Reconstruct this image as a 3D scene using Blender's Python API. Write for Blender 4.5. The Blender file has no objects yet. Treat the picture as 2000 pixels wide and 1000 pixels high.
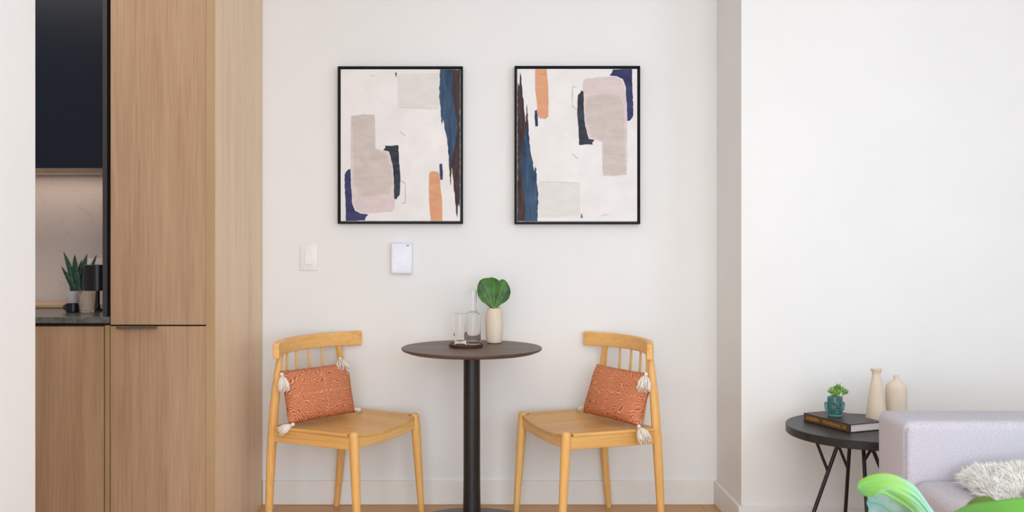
import bpy, bmesh, math, random
from mathutils import Vector, Matrix, noise
random.seed(7)
sc = bpy.context.scene
PI = math.pi; R = math.radians

# ---------------------------------------------------------------- camera
F_PX, CX, HY, HC = 1750.0, 956.0, 480.0, 1.166       # focal length, vanishing point (pixels of 2000x1000), eye height
cam_d = bpy.data.cameras.new('camera'); cam = bpy.data.objects.new('camera', cam_d)
sc.collection.objects.link(cam); sc.camera = cam
cam.location = (0, 0, HC); cam.rotation_euler = (PI/2, 0, 0)
cam_d.sensor_width = 36; cam_d.lens = 36*F_PX/2000
cam_d.shift_x = (1000-CX)/2000; cam_d.shift_y = -(500-HY)/2000
cam_d.dof.use_dof = True; cam_d.dof.focus_distance = 3.6; cam_d.dof.aperture_fstop = 8.0
cam_d.clip_start = 0.02

# ---------------------------------------------------------------- world, lights, exposure
w = bpy.data.worlds.new('world'); sc.world = w; w.use_nodes = True
w.node_tree.nodes['Background'].inputs[0].default_value = (0.80, 0.89, 1.0, 1)
w.node_tree.nodes['Background'].inputs[1].default_value = 1.2
sc.view_settings.view_transform = 'Standard'; sc.view_settings.look = 'None'
sc.view_settings.gamma = 1; sc.view_settings.use_curve_mapping = False
sc.view_settings.exposure = -0.14

def area(name, loc, rot, sx, sy, power, col):
    d = bpy.data.lights.new(name, 'AREA'); d.shape = 'RECTANGLE'; d.size = sx; d.size_y = sy
    d.energy = power; d.color = col
    o = bpy.data.objects.new(name, d); sc.collection.objects.link(o)
    o.location = loc; o.rotation_euler = rot
    return o
# daylight coming in through the window openings (right wall, and behind the camera)
area('daylight_right_window', (3.25, -0.1, 1.45), (0, PI/2, 0), 2.2, 2.7, 52, (0.66, 0.82, 1.0))
area('daylight_front_window', (0.6, -2.75, 1.45), (PI/2, 0, 0), 3.6, 2.2, 152, (0.86, 0.94, 1.0))
# warm strip under the kitchen wall cabinets and an unseen overhead fill for more even light
area('cabinet_strip_light', (-2.1, 3.93, 1.478), (0, 0, 0), 1.2, 0.03, 0.9, (1.0, 0.84, 0.64))
area('ceiling_fill', (0.2, 0.6, 2.66), (0, 0, 0), 2.0, 2.0, 22, (1.0, 0.98, 0.91))

area('kitchen_fill', (-2.1, 2.75, 2.66), (0, 0, 0), 1.2, 0.7, 15, (1.0, 0.97, 0.90))  # added unseen fill, brightens the alcove return and the cabinet doors

# ---------------------------------------------------------------- helpers
def X_(px, D): return (px-CX)*D/F_PX
def Z_(py, D): return HC-(py-HY)*D/F_PX
def P(px, py, D): return Vector((X_(px, D), D, Z_(py, D)))
def PZ(px, py, z):
    D = (HC-z)*F_PX/(py-HY); return Vector((X_(px, D), D, z))
def srgb(r, g, b):
    f = lambda c: (c/255/12.92 if c/255 <= .04045 else ((c/255+.055)/1.055)**2.4)
    return (f(r), f(g), f(b), 1)

class MB:
    def __init__(s): s.v = []; s.f = []; s.m = []
    def add(s, vs, fs, mi=0):
        o = len(s.v); s.v += [tuple(p) for p in vs]
        for f in fs: s.f.append([i+o for i in f]); s.m.append(mi)
        return s
    def box(s, x0, x1, y0, y1, z0, z1, mi=0):
        vs = [(x, y, z) for x in (x0, x1) for y in (y0, y1) for z in (z0, z1)]
        return s.add(vs, [(0,1,3,2),(4,6,7,5),(0,4,5,1),(2,3,7,6),(0,2,6,4),(1,5,7,3)], mi)
    def tube(s, pts, rads, n=16, mi=0, cap=True, flat=1.0):
        pts = [Vector(p) for p in pts]
        if not hasattr(rads, '__len__'): rads = [rads]*len(pts)
        up = None; vs = []; fs = []
        for i, p in enumerate(pts):
            t = (pts[min(i+1, len(pts)-1)]-pts[max(i-1, 0)]).normalized()
            if up is None:
                a = Vector((1,0,0)) if abs(t.x) < .9 else Vector((0,1,0))
                up = (a-t*a.dot(t)).normalized()
            up = (up-t*up.dot(t)).normalized(); sd = t.cross(up)
            for k in range(n):
                a = 2*PI*k/n; vs.append(p+(up*math.cos(a)+sd*math.sin(a)*flat)*rads[i])
        for i in range(len(pts)-1):
            for k in range(n):
                a = i*n+k; b = i*n+(k+1) % n; fs.append((a, b, b+n, a+n))
        if cap:
            fs.append(tuple(range(n))[::-1]); fs.append(tuple(range((len(pts)-1)*n, len(pts)*n)))
        return s.add(vs, fs, mi)
    def lathe(s, prof, c=(0,0,0), n=48, mi=0, fn=None):
        """prof: (r,z) list; r == 0 closes with a pole"""
        vs = []; fs = []; rings = []
        for r, z in prof:
            if r <= 1e-7: rings.append([len(vs)]); vs.append((c[0], c[1], c[2]+z)); continue
            rg = []
            for k in range(n):
                a = 2*PI*k/n; rr = r*(fn(a, z) if fn else 1)
                rg.append(len(vs)); vs.append((c[0]+rr*math.cos(a), c[1]+rr*math.sin(a), c[2]+z))
            rings.append(rg)
        for A, B in zip(rings, rings[1:]):
            for k in range(n):
                k2 = (k+1) % n
                if len(A) == 1 and len(B) == 1: break
                if len(A) == 1: fs.append((A[0], B[k2], B[k]))
                elif len(B) == 1: fs.append((A[k], A[k2], B[0]))
                else: fs.append((A[k], A[k2], B[k2], B[k]))
        return s.add(vs, fs, mi)
    def grid(s, fn, nu, nv, mi=0):
        vs = [fn(i/nu, j/nv) for i in range(nu+1) for j in range(nv+1)]
        fs = [(i*(nv+1)+j, (i+1)*(nv+1)+j, (i+1)*(nv+1)+j+1, i*(nv+1)+j+1) for i in range(nu) for j in range(nv)]
        return s.add(vs, fs, mi)
    def build(s, name, mats, parent=None, bevel=0, seg=2, angle=35, recalc=True, solid=0, weld=True, smooth=True, off=0):
        me = bpy.data.meshes.new(name); bm = bmesh.new()
        bv = [bm.verts.new(v) for v in s.v]
        for f, mi in zip(s.f, s.m):
            try: fc = bm.faces.new([bv[i] for i in f]); fc.material_index = mi
            except ValueError: pass
        if weld: bmesh.ops.remove_doubles(bm, verts=bm.verts, dist=1e-5)
        if recalc: bmesh.ops.recalc_face_normals(bm, faces=bm.faces)
        if bevel:
            es = [e for e in bm.edges if len(e.link_faces) == 2 and e.calc_face_angle(0) > R(30)]
            bmesh.ops.bevel(bm, geom=es, offset=bevel, segments=seg, affect='EDGES', profile=0.5)
        if smooth:
            for fc in bm.faces: fc.smooth = True
            for e in bm.edges:
                if len(e.link_faces) == 2 and e.calc_face_angle(0) > R(angle): e.smooth = False
        bm.to_mesh(me); bm.free()
        if not isinstance(mats, (list, tuple)): mats = [mats]
        for m in mats: me.materials.append(m)
        o = bpy.data.objects.new(name, me); sc.collection.objects.link(o)
        if parent is not None: o.parent = parent
        if solid:
            md = o.modifiers.new('thickness', 'SOLIDIFY'); md.thickness = solid; md.offset = off
        return o

def tag(o, label=None, cat=None, group=None, kind=None):
    if label: o['label'] = label
    if cat: o['category'] = cat
    if group: o['group'] = group
    if kind: o['kind'] = kind
    return o
def thing(name, label, cat, loc=(0,0,0), rz=0, group=None):
    o = bpy.data.objects.new(name, None); sc.collection.objects.link(o); o.empty_display_size = .05
    o.location = loc; o.rotation_euler = (0, 0, rz)
    return tag(o, label, cat, group)
def struct(name, mb, mat, parent=None, **k):
    o = mb.build(name, mat, parent, smooth=False, **k)
    if parent is None: o['kind'] = 'structure'
    return o

# ---------------------------------------------------------------- materials
def base_mat(name, rough=.5, metal=0, spec=.5):
    m = bpy.data.materials.new(name); m.use_nodes = True
    b = m.node_tree.nodes['Principled BSDF']
    b.inputs['Roughness'].default_value = rough; b.inputs['Metallic'].default_value = metal
    b.inputs['Specular IOR Level'].default_value = spec
    return m, m.node_tree, b
def noise_mat(name, c1, c2, scale=(8,8,8), rough=.5, metal=0, spec=.5, bump=0, detail=4, ns=1.0, lo=.35, hi=.65, bscale=None, dist=0):
    m, nt, b = base_mat(name, rough, metal, spec); N = nt.nodes; L = nt.links
    tc = N.new('ShaderNodeTexCoord'); mp = N.new('ShaderNodeMapping'); mp.inputs['Scale'].default_value = scale
    no = N.new('ShaderNodeTexNoise'); no.inputs['Scale'].default_value = ns; no.inputs['Detail'].default_value = detail
    no.inputs['Distortion'].default_value = dist
    cr = N.new('ShaderNodeValToRGB'); e = cr.color_ramp.elements
    e[0].position = lo; e[0].color = c1; e[1].position = hi; e[1].color = c2
    L.new(tc.outputs['Object'], mp.inputs[0]); L.new(mp.outputs[0], no.inputs['Vector'])
    L.new(no.outputs['Fac'], cr.inputs[0]); L.new(cr.outputs[0], b.inputs['Base Color'])
    if bump:
        bp = N.new('ShaderNodeBump'); bp.inputs['Strength'].default_value = bump; bp.inputs['Distance'].default_value = .002
        if bscale:
            n2 = N.new('ShaderNodeTexNoise'); n2.inputs['Scale'].default_value = bscale; n2.inputs['Detail'].default_value = 2
            L.new(tc.outputs['Object'], n2.inputs['Vector']); L.new(n2.outputs['Fac'], bp.inputs['Height'])
        else: L.new(no.outputs['Fac'], bp.inputs['Height'])
        L.new(bp.outputs[0], b.inputs['Normal'])
    return m
def wood_mat(name, dark, mid, light, axis='z', fine=1.0, rough=.45, spec=.35):
    """long broad bands with fine pores running along one axis"""
    m, nt, b = base_mat(name, rough, 0, spec); N = nt.nodes; L = nt.links
    tc = N.new('ShaderNodeTexCoord')
    def nz(across, along, detail, dist):
        mp = N.new('ShaderNodeMapping'); sc_ = [across]*3; sc_['xyz'.index(axis)] = along
        mp.inputs['Scale'].default_value = sc_
        n = N.new('ShaderNodeTexNoise'); n.inputs['Scale'].default_value = 1; n.inputs['Detail'].default_value = detail
        n.inputs['Distortion'].default_value = dist
        L.new(tc.outputs['Object'], mp.inputs[0]); L.new(mp.outputs[0], n.inputs['Vector']); return n
    a = nz(14*fine, .8*fine, 5, .5); c = nz(170*fine, 5*fine, 3, 0)
    mx = N.new('ShaderNodeMath'); mx.operation = 'MULTIPLY_ADD'; mx.inputs[1].default_value = .45
    ad = N.new('ShaderNodeMath'); ad.operation = 'MULTIPLY'; ad.inputs[1].default_value = .62
    L.new(a.outputs['Fac'], ad.inputs[0]); L.new(c.outputs['Fac'], mx.inputs[0]); L.new(ad.outputs[0], mx.inputs[2])
    cr = N.new('ShaderNodeValToRGB'); e = cr.color_ramp.elements
    e[0].position = .36; e[0].color = dark; e[1].position = .70; e[1].color = light
    k = cr.color_ramp.elements.new(.52); k.color = mid
    L.new(mx.outputs[0], cr.inputs[0]); L.new(cr.outputs[0], b.inputs['Base Color'])
    bp = N.new('ShaderNodeBump'); bp.inputs['Strength'].default_value = .08; bp.inputs['Distance'].default_value = .001
    L.new(c.outputs['Fac'], bp.inputs['Height']); L.new(bp.outputs[0], b.inputs['Normal'])
    return m
def glass_mat(name, col, rough=.0, ior=1.45, trans=1.0, spec=.5):
    m, nt, b = base_mat(name, rough, 0, spec)
    N = nt.nodes; no = N.new('ShaderNodeTexNoise'); no.inputs['Scale'].default_value = 30
    cr = N.new('ShaderNodeValToRGB'); c2 = tuple(min(1, x*1.04) for x in col[:3])+(1,)
    cr.color_ramp.elements[0].color = col; cr.color_ramp.elements[1].color = c2
    nt.links.new(no.outputs['Fac'], cr.inputs[0]); nt.links.new(cr.outputs[0], b.inputs['Base Color'])
    b.inputs['Transmission Weight'].default_value = trans; b.inputs['IOR'].default_value = ior
    return m

M = {}
M['wall'] = noise_mat('wall_paint', srgb(238,238,238), srgb(240,240,240), (3,3,3), .75, spec=.2, bump=.04, bscale=220)
M['ceil'] = noise_mat('ceiling_paint', srgb(240,239,236), srgb(242,241,238), (3,3,3), .85, spec=.2)
M['trim'] = noise_mat('baseboard_paint', srgb(236,234,232), srgb(239,237,235), (5,5,5), .45, spec=.35)
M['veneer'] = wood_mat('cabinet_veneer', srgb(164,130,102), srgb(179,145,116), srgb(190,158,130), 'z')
M['veneer_side_lit'] = wood_mat('cabinet_side_veneer_lit', srgb(220,190,156), srgb(232,204,172), srgb(238,214,184), 'z')  # paler than the doors: light from the right partly put into the colour
M['edge'] = noise_mat('olive_edge_band', srgb(172,140,102), srgb(180,150,110), (30,30,2), .5)
M['navy'] = noise_mat('dark_navy_lacquer', srgb(17,24,42), srgb(20,28,48), (2,2,2), .3, spec=.4)
M['panel_dark'] = noise_mat('dark_end_panel', srgb(50,48,50), srgb(58,56,58), (6,6,2), .5)
M['gap'] = noise_mat('dark_carcass', srgb(40,32,26), srgb(50,40,32), (6,6,6), .7)
M['counter'] = noise_mat('grey_stone', srgb(86,86,84), srgb(110,109,106), (60,60,60), .22, spec=.5)
M['chair'] = wood_mat('golden_oak', srgb(220,160,88), srgb(236,183,110), srgb(244,198,130), 'z', fine=1.3, rough=.42)
M['chair_x'] = wood_mat('golden_oak_across', srgb(220,160,88), srgb(236,183,110), srgb(244,198,130), 'y', fine=1.3, rough=.42)
M['chair_seat'] = wood_mat('golden_oak_seat', srgb(212,158,90), srgb(228,176,106), srgb(238,190,122), 'x', fine=.8, rough=.38)
M['walnut'] = wood_mat('dark_walnut', srgb(70,52,46), srgb(92,72,64), srgb(112,90,80), 'x', fine=.8, rough=.4)
M['walnut_tray'] = wood_mat('walnut_tray', srgb(66,42,30), srgb(84,56,42), srgb(98,68,52), 'x', rough=.35)
M['black_metal'] = noise_mat('black_metal', srgb(26,25,27), srgb(34,33,35), (30,30,30), .38, spec=.5)
M['frame'] = noise_mat('matte_black_frame', srgb(24,22,24), srgb(32,30,32), (30,30,30), .7, spec=.2)
M['base_metal'] = noise_mat('charcoal_cast_metal', srgb(74,72,74), srgb(84,82,84), (40,40,40), .4, spec=.5)
M['side_top'] = wood_mat('black_stained_wood', srgb(34,33,34), srgb(44,43,44), srgb(56,55,56), 'x', rough=.38)
M['switch'] = noise_mat('white_plastic', srgb(240,236,236), srgb(243,240,240), (20,20,20), .35)
M['panel_white'] = noise_mat('bluish_white_plastic', srgb(236,236,246), srgb(240,240,249), (20,20,20), .3)
M['screen'] = noise_mat('pale_panel_face', srgb(226,226,244), srgb(236,237,249), (14,14,14), .25)
M['dark_mark'] = noise_mat('dark_mark', srgb(60,50,100), srgb(80,70,120), (50,50,50), .5)
M['cream'] = noise_mat('matte_cream_ceramic', srgb(226,208,188), srgb(234,218,200), (18,18,6), .75, spec=.25, bump=.1, bscale=160)
M['white_cer'] = noise_mat('white_ceramic', srgb(214,206,214), srgb(224,216,222), (20,20,20), .4)
M['black_cer'] = noise_mat('black_ceramic', srgb(22,22,30), srgb(30,30,38), (20,20,20), .3)
M['soil'] = noise_mat('soil', srgb(30,24,20), srgb(60,46,36), (120,120,120), .9)
M['board'] = wood_mat('pale_board_wood', srgb(186,150,116), srgb(204,170,136), srgb(216,186,152), 'x')
M['tassel'] = noise_mat('cream_yarn', srgb(232,220,206), srgb(246,238,228), (260,260,60), .9, spec=.1, bump=.5)
M['sofa'] = noise_mat('pale_grey_upholstery', srgb(186,182,192), srgb(206,203,212), (260,260,260), .9, spec=.15, bump=.3, bscale=600)
M['sofa_seam'] = noise_mat('upholstery_seam', srgb(160,155,168), srgb(172,168,180), (90,90,90), .9)
M['fur'] = noise_mat('cream_sheepskin', srgb(251,247,240), srgb(255,254,251), (26,26,26), .95, spec=.1)
M['leather'] = noise_mat('dark_book_leather', srgb(52,40,46), srgb(68,54,60), (70,70,70), .45)
M['gold'] = noise_mat('worn_gilt', srgb(150,112,40), srgb(206,166,84), (260,260,260), .4, metal=.35)
M['gilt_dark'] = noise_mat('spine_label', srgb(88,54,26), srgb(120,78,36), (200,200,200), .5)
M['pages'] = noise_mat('book_pages', srgb(226,216,214), srgb(242,234,230), (6,6,900), .8)
M['glass'] = glass_mat('clear_glass', (0.99,0.995,0.995,1), ior=1.22)
M['glass_amber'] = glass_mat('ribbed_smoky_glass', (0.93,0.90,0.84,1), .03, ior=1.3)
M['glass_teal'] = glass_mat('teal_glass', (0.16,0.42,0.42,1), .06, trans=.8)
M['steel'] = noise_mat('brushed_bronze', srgb(120,106,92), srgb(140,126,110), (4,200,200), .35, metal=.8)

def floor_mat():
    m, nt, b = base_mat('oak_floor', .38, 0, .4); N = nt.nodes; L = nt.links
    tc = N.new('ShaderNodeTexCoord')
    br = N.new('ShaderNodeTexBrick'); br.inputs['Scale'].default_value = 1
    br.inputs['Brick Width'].default_value = 1.9; br.inputs['Row Height'].default_value = .15; br.inputs['Mortar Size'].default_value = .0012
    br.inputs['Color1'].default_value = srgb(216,156,84); br.inputs['Color2'].default_value = srgb(226,168,96)
    br.inputs['Mortar'].default_value = srgb(104,74,48)
    mp = N.new('ShaderNodeMapping'); mp.inputs['Scale'].default_value = (2, 60, 1)
    no = N.new('ShaderNodeTexNoise'); no.inputs['Scale'].default_value = 1; no.inputs['Detail'].default_value = 5
    mx = N.new('ShaderNodeMix'); mx.data_type = 'RGBA'; mx.blend_type = 'MULTIPLY'; mx.inputs['Factor'].default_value = .5
    L.new(tc.outputs['Object'], br.inputs['Vector']); L.new(tc.outputs['Object'], mp.inputs[0]); L.new(mp.outputs[0], no.inputs['Vector'])
    L.new(br.outputs['Color'], mx.inputs['A']); L.new(no.outputs['Fac'], mx.inputs['B'])
    sc_ = N.new('ShaderNodeBrightContrast'); sc_.inputs['Bright'].default_value = .06
    L.new(mx.outputs['Result'], sc_.inputs[0]); L.new(sc_.outputs[0], b.inputs['Base Color'])
    return m
M['floor'] = floor_mat()

def marble_mat():
    m, nt, b = base_mat('veined_backsplash_stone', .25, 0, .5); N = nt.nodes; L = nt.links
    tc = N.new('ShaderNodeTexCoord'); no = N.new('ShaderNodeTexNoise')
    no.inputs['Scale'].default_value = 3.2; no.inputs['Detail'].default_value = 8; no.inputs['Distortion'].default_value = 1.6
    cr = N.new('ShaderNodeValToRGB'); cr.color_ramp.interpolation = 'LINEAR'; e = cr.color_ramp.elements
    e[0].position = .492; e[0].color = srgb(226,214,214); e[1].position = .508; e[1].color = srgb(226,214,214)
    k = cr.color_ramp.elements.new(.5); k.color = srgb(217,204,202)
    L.new(tc.outputs['Object'], no.inputs['Vector']); L.new(no.outputs['Fac'], cr.inputs[0]); L.new(cr.outputs[0], b.inputs['Base Color'])
    return m
M['marble'] = marble_mat()

def cushion_mat():
    """fine light strokes that wander round nested lozenges on terracotta, and a pale cross through the middle"""
    m, nt, b = base_mat('terracotta_cushion_weave', .9, 0, .12); N = nt.nodes; L = nt.links
    tc = N.new('ShaderNodeTexCoord'); sp = N.new('ShaderNodeSeparateXYZ'); L.new(tc.outputs['Object'], sp.inputs[0])
    def mt(op, a, bb=None, c=None):
        n = N.new('ShaderNodeMath'); n.operation = op
        for i, q in enumerate((a, bb, c)):
            if q is None: continue
            if isinstance(q, (int, float)): n.inputs[i].default_value = q
            else: L.new(q, n.inputs[i])
        return n.outputs[0]
    ax = mt('ABSOLUTE', sp.outputs[0]); ay = mt('ABSOLUTE', sp.outputs[1])
    no = N.new('ShaderNodeTexNoise'); no.inputs['Scale'].default_value = 34; no.inputs['Detail'].default_value = 1.5
    L.new(tc.outputs['Object'], no.inputs['Vector'])
    s = mt('ADD', mt('MULTIPLY', ax, .8), mt('MULTIPLY', ay, 1.0))
    s = mt('MULTIPLY_ADD', no.outputs['Fac'], .050, s)
    st = mt('SINE', mt('MULTIPLY', s, 2*PI/.0086))
    cross = mt('LESS_THAN', mt('MINIMUM', ax, ay), .0012)
    v = mt('MAXIMUM', mt('MULTIPLY_ADD', st, .5, .5), cross)
    cr = N.new('ShaderNodeValToRGB'); e = cr.color_ramp.elements
    e[0].position = .12; e[0].color = srgb(176,88,56); e[1].position = .68; e[1].color = srgb(228,158,120)
    L.new(v, cr.inputs[0]); L.new(cr.outputs[0], b.inputs['Base Color'])
    bp = N.new('ShaderNodeBump'); bp.inputs['Strength'].default_value = .5; bp.inputs['Distance'].default_value = .001
    L.new(v, bp.inputs['Height']); L.new(bp.outputs[0], b.inputs['Normal'])
    return m
M['cushion'] = cushion_mat()

def paint(name, c1, c2, s=(14,14,40)):
    return noise_mat(name, srgb(*c1), srgb(*c2), s, .7, spec=.25, detail=6, lo=.3, hi=.7, dist=.6, bump=.15)
ART = [paint('canvas_white', (234,231,231), (243,241,241), (9,9,9)),
       paint('paint_blue', (38,58,88), (72,98,126), (50,50,9)),
       paint('paint_umber', (54,42,44), (84,68,68), (60,60,8)),
       paint('paint_grey_wash', (224,222,219), (231,229,227)),
       paint('paint_pink', (216,200,200), (226,211,212)),
       paint('paint_taupe', (202,190,184), (214,204,199)),
       paint('paint_charcoal', (42,46,56), (66,72,84)),
       paint('paint_indigo', (46,50,92), (70,72,112)),
       paint('paint_peach', (218,156,120), (228,172,138)),
       paint('paint_thin_line', (206,202,198), (216,212,208))]

def leaf_mat(name, stops, vein, scale=1.0, axis=0, rough=.4, spec=.4):
    m, nt, b = base_mat(name, rough, 0, spec); N = nt.nodes; L = nt.links
    tc = N.new('ShaderNodeTexCoord'); no = N.new('ShaderNodeTexNoise'); no.inputs['Scale'].default_value = 9*scale; no.inputs['Detail'].default_value = 3
    L.new(tc.outputs['Object'], no.inputs['Vector'])
    cr = N.new('ShaderNodeValToRGB'); e = cr.color_ramp.elements
    e[0].position = .36; e[0].color = stops[0]; e[1].position = .64; e[1].color = stops[-1]
    L.new(no.outputs['Fac'], cr.inputs[0]); L.new(cr.outputs[0], b.inputs['Base Color'])
    return m
M['leaf'] = leaf_mat('round_leaf_green', [srgb(34,78,34), srgb(74,124,48)], None, 2.5)
M['leaf_vein'] = noise_mat('leaf_vein', srgb(110,150,70), srgb(126,164,84), (20,20,20), .5)
M['stem'] = noise_mat('green_stem', srgb(104,140,70), srgb(128,160,84), (20,20,20), .5)
M['snake'] = noise_mat('snake_plant_leaf', srgb(24,56,44), srgb(62,100,84), (60,60,120), .4)
M['succ'] = noise_mat('succulent_green', srgb(84,132,60), srgb(150,188,92), (60,60,60), .5)
M['bright_leaf'] = leaf_mat('bright_green_leaf', [srgb(90,190,30), srgb(130,215,60)], None, .8)
M['mid_leaf'] = leaf_mat('mid_green_leaf', [srgb(66,128,40), srgb(92,158,54)], None, .6)
M['olive_leaf'] = leaf_mat('olive_leaf_back', [srgb(60,80,20), srgb(84,104,34)], None, .8)
M['pale_leaf'] = leaf_mat('pale_mint_leaf', [srgb(110,156,160), srgb(172,200,190)], None, 2.2)
M['pale_vein'] = noise_mat('blue_grey_vein', srgb(112,160,150), srgb(130,180,150), (20,20,20), .5)
def sheen_leaf_mat():
    """new leaf, grass green at the tip, reflected light painted in as mint towards its base, with pale ribs"""
    m, nt, b = base_mat('green_leaf_mint_sheen', .4, 0, .4); N = nt.nodes; L = nt.links
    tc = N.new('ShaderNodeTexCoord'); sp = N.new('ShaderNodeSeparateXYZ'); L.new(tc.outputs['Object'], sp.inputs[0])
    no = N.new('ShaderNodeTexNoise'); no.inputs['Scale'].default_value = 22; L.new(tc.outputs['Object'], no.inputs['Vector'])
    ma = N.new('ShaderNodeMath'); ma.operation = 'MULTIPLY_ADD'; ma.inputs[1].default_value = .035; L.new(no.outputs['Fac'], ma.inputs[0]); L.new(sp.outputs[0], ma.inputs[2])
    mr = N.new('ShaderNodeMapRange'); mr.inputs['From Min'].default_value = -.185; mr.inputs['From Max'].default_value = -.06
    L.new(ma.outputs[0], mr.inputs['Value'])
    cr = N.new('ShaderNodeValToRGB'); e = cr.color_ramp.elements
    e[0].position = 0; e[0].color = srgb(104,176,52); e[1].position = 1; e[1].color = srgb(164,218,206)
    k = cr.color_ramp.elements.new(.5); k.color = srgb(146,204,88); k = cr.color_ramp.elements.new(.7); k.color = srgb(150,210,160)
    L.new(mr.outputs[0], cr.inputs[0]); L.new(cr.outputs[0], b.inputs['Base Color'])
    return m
M['sheen_leaf'] = sheen_leaf_mat()

# ---------------------------------------------------------------- the room
DW = 4.045                      # alcove wall
DR = 3.65                       # nearer wall to the right
XR = X_(1400, DW)               # corner between them
CE = 2.70
XL = -1.166                     # left partition face
XK = -3.2; XW = 3.1; DF = -2.6
struct('floor', MB().box(XK-.2, XW+.2, DF-.2, DW+.2, -.08, 0), M['floor'])
struct('ceiling', MB().box(XK-.2, XW+.2, DF-.2, DW+.2, CE, CE+.08), M['ceil'])
struct('wall_back', MB().box(XK-.2, XR, DW, DW+.2, 0, CE), M['wall'])
struct('wall_back_right', MB().box(XR, XW+.2, DR, DW+.2, 0, CE), M['wall'])
struct('wall_left', MB().box(XL-.15, XL, DF, 2.30, 0, CE), M['wall'])
struct('wall_kitchen', MB().box(XK-.2, XK, .9, DW, 0, CE).box(XK, XL-.15, .9, 1.05, 0, CE), M['wall'])
def wall_open(name, axis, c0, c1, a0, a1, o0, o1, z0, z1):
    mb = MB()
    for (p, q, r, s) in ((a0, o0, 0, CE), (o1, a1, 0, CE), (o0, o1, 0, z0), (o0, o1, z1, CE)):
        if axis == 'x': mb.box(c0, c1, p, q, r, s)
        else: mb.box(p, q, c0, c1, r, s)
    return struct(name, mb, M['wall'])
wall_open('wall_right', 'x', XW, XW+.12, DF, DR, -1.45, 1.25, .35, 2.55)
wall_open('wall_front', 'y', DF-.12, DF, XL-.15, XW+.12, -1.2, 2.4, .35, 2.55)
def winframe(name, axis, c, a0, a1, z0, z1, n):
    mb = MB(); t = .05
    def bx(p, q, r, s):
        if axis == 'x': mb.box(c-.03, c+.03, p, q, r, s)
        else: mb.box(p, q, c-.03, c+.03, r, s)
    bx(a0, a1, z0, z0+t); bx(a0, a1, z1-t, z1)
    for i in range(n+1):
        q = a0+(a1-a0-t)*i/n; bx(q, q+t, z0+t, z1-t)
    struct(name, mb, M['trim'])
winframe('window_1', 'x', XW+.06, -1.45, 1.25, .35, 2.55, 3)
winframe('window_2', 'y', DF-.06, -1.2, 2.4, .35, 2.55, 4)
BH = .108
def bb(name, *b): struct(name, MB().box(*b), M['trim'], bevel=.003, seg=1)
bb('baseboard_back', -1.022, XR-.014, DW-.014, DW, 0, BH)
bb('baseboard_return', XR-.014, XR, DR-.014, DW, 0, BH)
bb('baseboard_right', XR, XW, DR-.014, DR, 0, BH)
bb('baseboard_left', XL, XL+.014, DF, 2.30, 0, BH)

# ---------------------------------------------------------------- kitchen
YF = 3.35                        # door faces
x0, x1 = -1.4185, -1.0575
t = thing('tall_cabinet', 'tall light wood pantry cabinet with two flush doors, reaching the ceiling', 'cabinet', (-1.24, 3.7, 0))
def lc(mb, t, name, mat, **k):                    # world coordinates -> child of an unrotated empty
    mb.v = [(v[0]-t.location.x, v[1]-t.location.y, v[2]-t.location.z) for v in mb.v]
    return mb.build(name, mat, t, **k)
lc(MB().box(x0, x1, YF+.022, DW-.002, .0, CE-.01), t, 'body', M['gap'])
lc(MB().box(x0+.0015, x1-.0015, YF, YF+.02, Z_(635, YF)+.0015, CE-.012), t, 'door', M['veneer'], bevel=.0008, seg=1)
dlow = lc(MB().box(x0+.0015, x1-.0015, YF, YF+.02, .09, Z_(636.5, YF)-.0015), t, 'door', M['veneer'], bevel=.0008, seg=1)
lc(MB().box(x0, x1, YF+.06, YF+.07, .0, .088), t, 'toe_kick', M['panel_dark'])
hx0, hx1 = X_(230, YF), X_(309, YF); hz = Z_(636.5, YF)-.0015
mb = MB().box(hx0, hx1, YF-.018, YF-.0005, hz-.001, hz+.0018).box(hx0, hx1, YF-.018, YF-.0165, hz-.008, hz-.0008)
h = lc(mb, t, 'handle', M['steel'], bevel=.0004, seg=1); h.parent = dlow
lc(MB().box(x1, -1.024, YF-.004, DW-.002, 0, CE-.01, 0).box(x1, -1.0242, YF-.0052, YF-.0042, 0, CE-.01, 1), t, 'side_panel', [M['veneer_side_lit'], M['edge']], bevel=0)

t = thing('base_cabinet', 'low light wood kitchen cabinet under the grey countertop', 'cabinet', (-2.3, 3.7, 0))
bx1 = -1.4475
lc(MB().box(XK+.01, -1.4210, YF+.024, DW-.002, .0, .876), t, 'body', M['gap'])
lc(MB().box(-1.4400, -1.4215, YF+.006, YF+.023, .0, .868), t, 'filler', M['edge'])
doors = [(XK+.01, -2.62), (-2.617, -2.035), (-2.032, -1.4435)]
for a, b in doors:
    d = lc(MB().box(a, b, YF, YF+.02, .09, .8645), t, 'door', M['veneer'], bevel=.0008, seg=1)
    hx = b-.35 if b > -1.6 else b-.14
    hh = lc(MB().box(hx-.15, hx+.0, YF-.016, YF-.0005, .8640, .8665).box(hx-.15, hx, YF-.016, YF-.0145, .857, .8642), t, 'handle', M['steel']); hh.parent = d
lc(MB().box(XK+.01, -1.421, YF+.06, YF+.07, 0, .088), t, 'toe_kick', M['panel_dark'])
tag(MB().box(XK+.002, -1.4195, YF-.008, DW-.002, .877, .900).build('countertop', M['counter'], bevel=.001, seg=1),
    'grey stone kitchen countertop on the low wood cabinet', 'countertop')
tag(MB().box(XK+.002, bx1-.001, DW-.014, DW-.001, .9005, 1.486).build('backsplash', M['marble']),
    'pale veined stone backsplash above the countertop', 'backsplash')
t = thing('wall_cabinet', 'dark navy upper kitchen cabinet above the backsplash', 'cabinet', (-2.3, 3.87, 1.487))
UF = 3.70
lc(MB().box(XK+.002, bx1-.001, UF+.02, DW-.002, 1.489, CE-.01), t, 'body', M['navy'])
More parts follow.
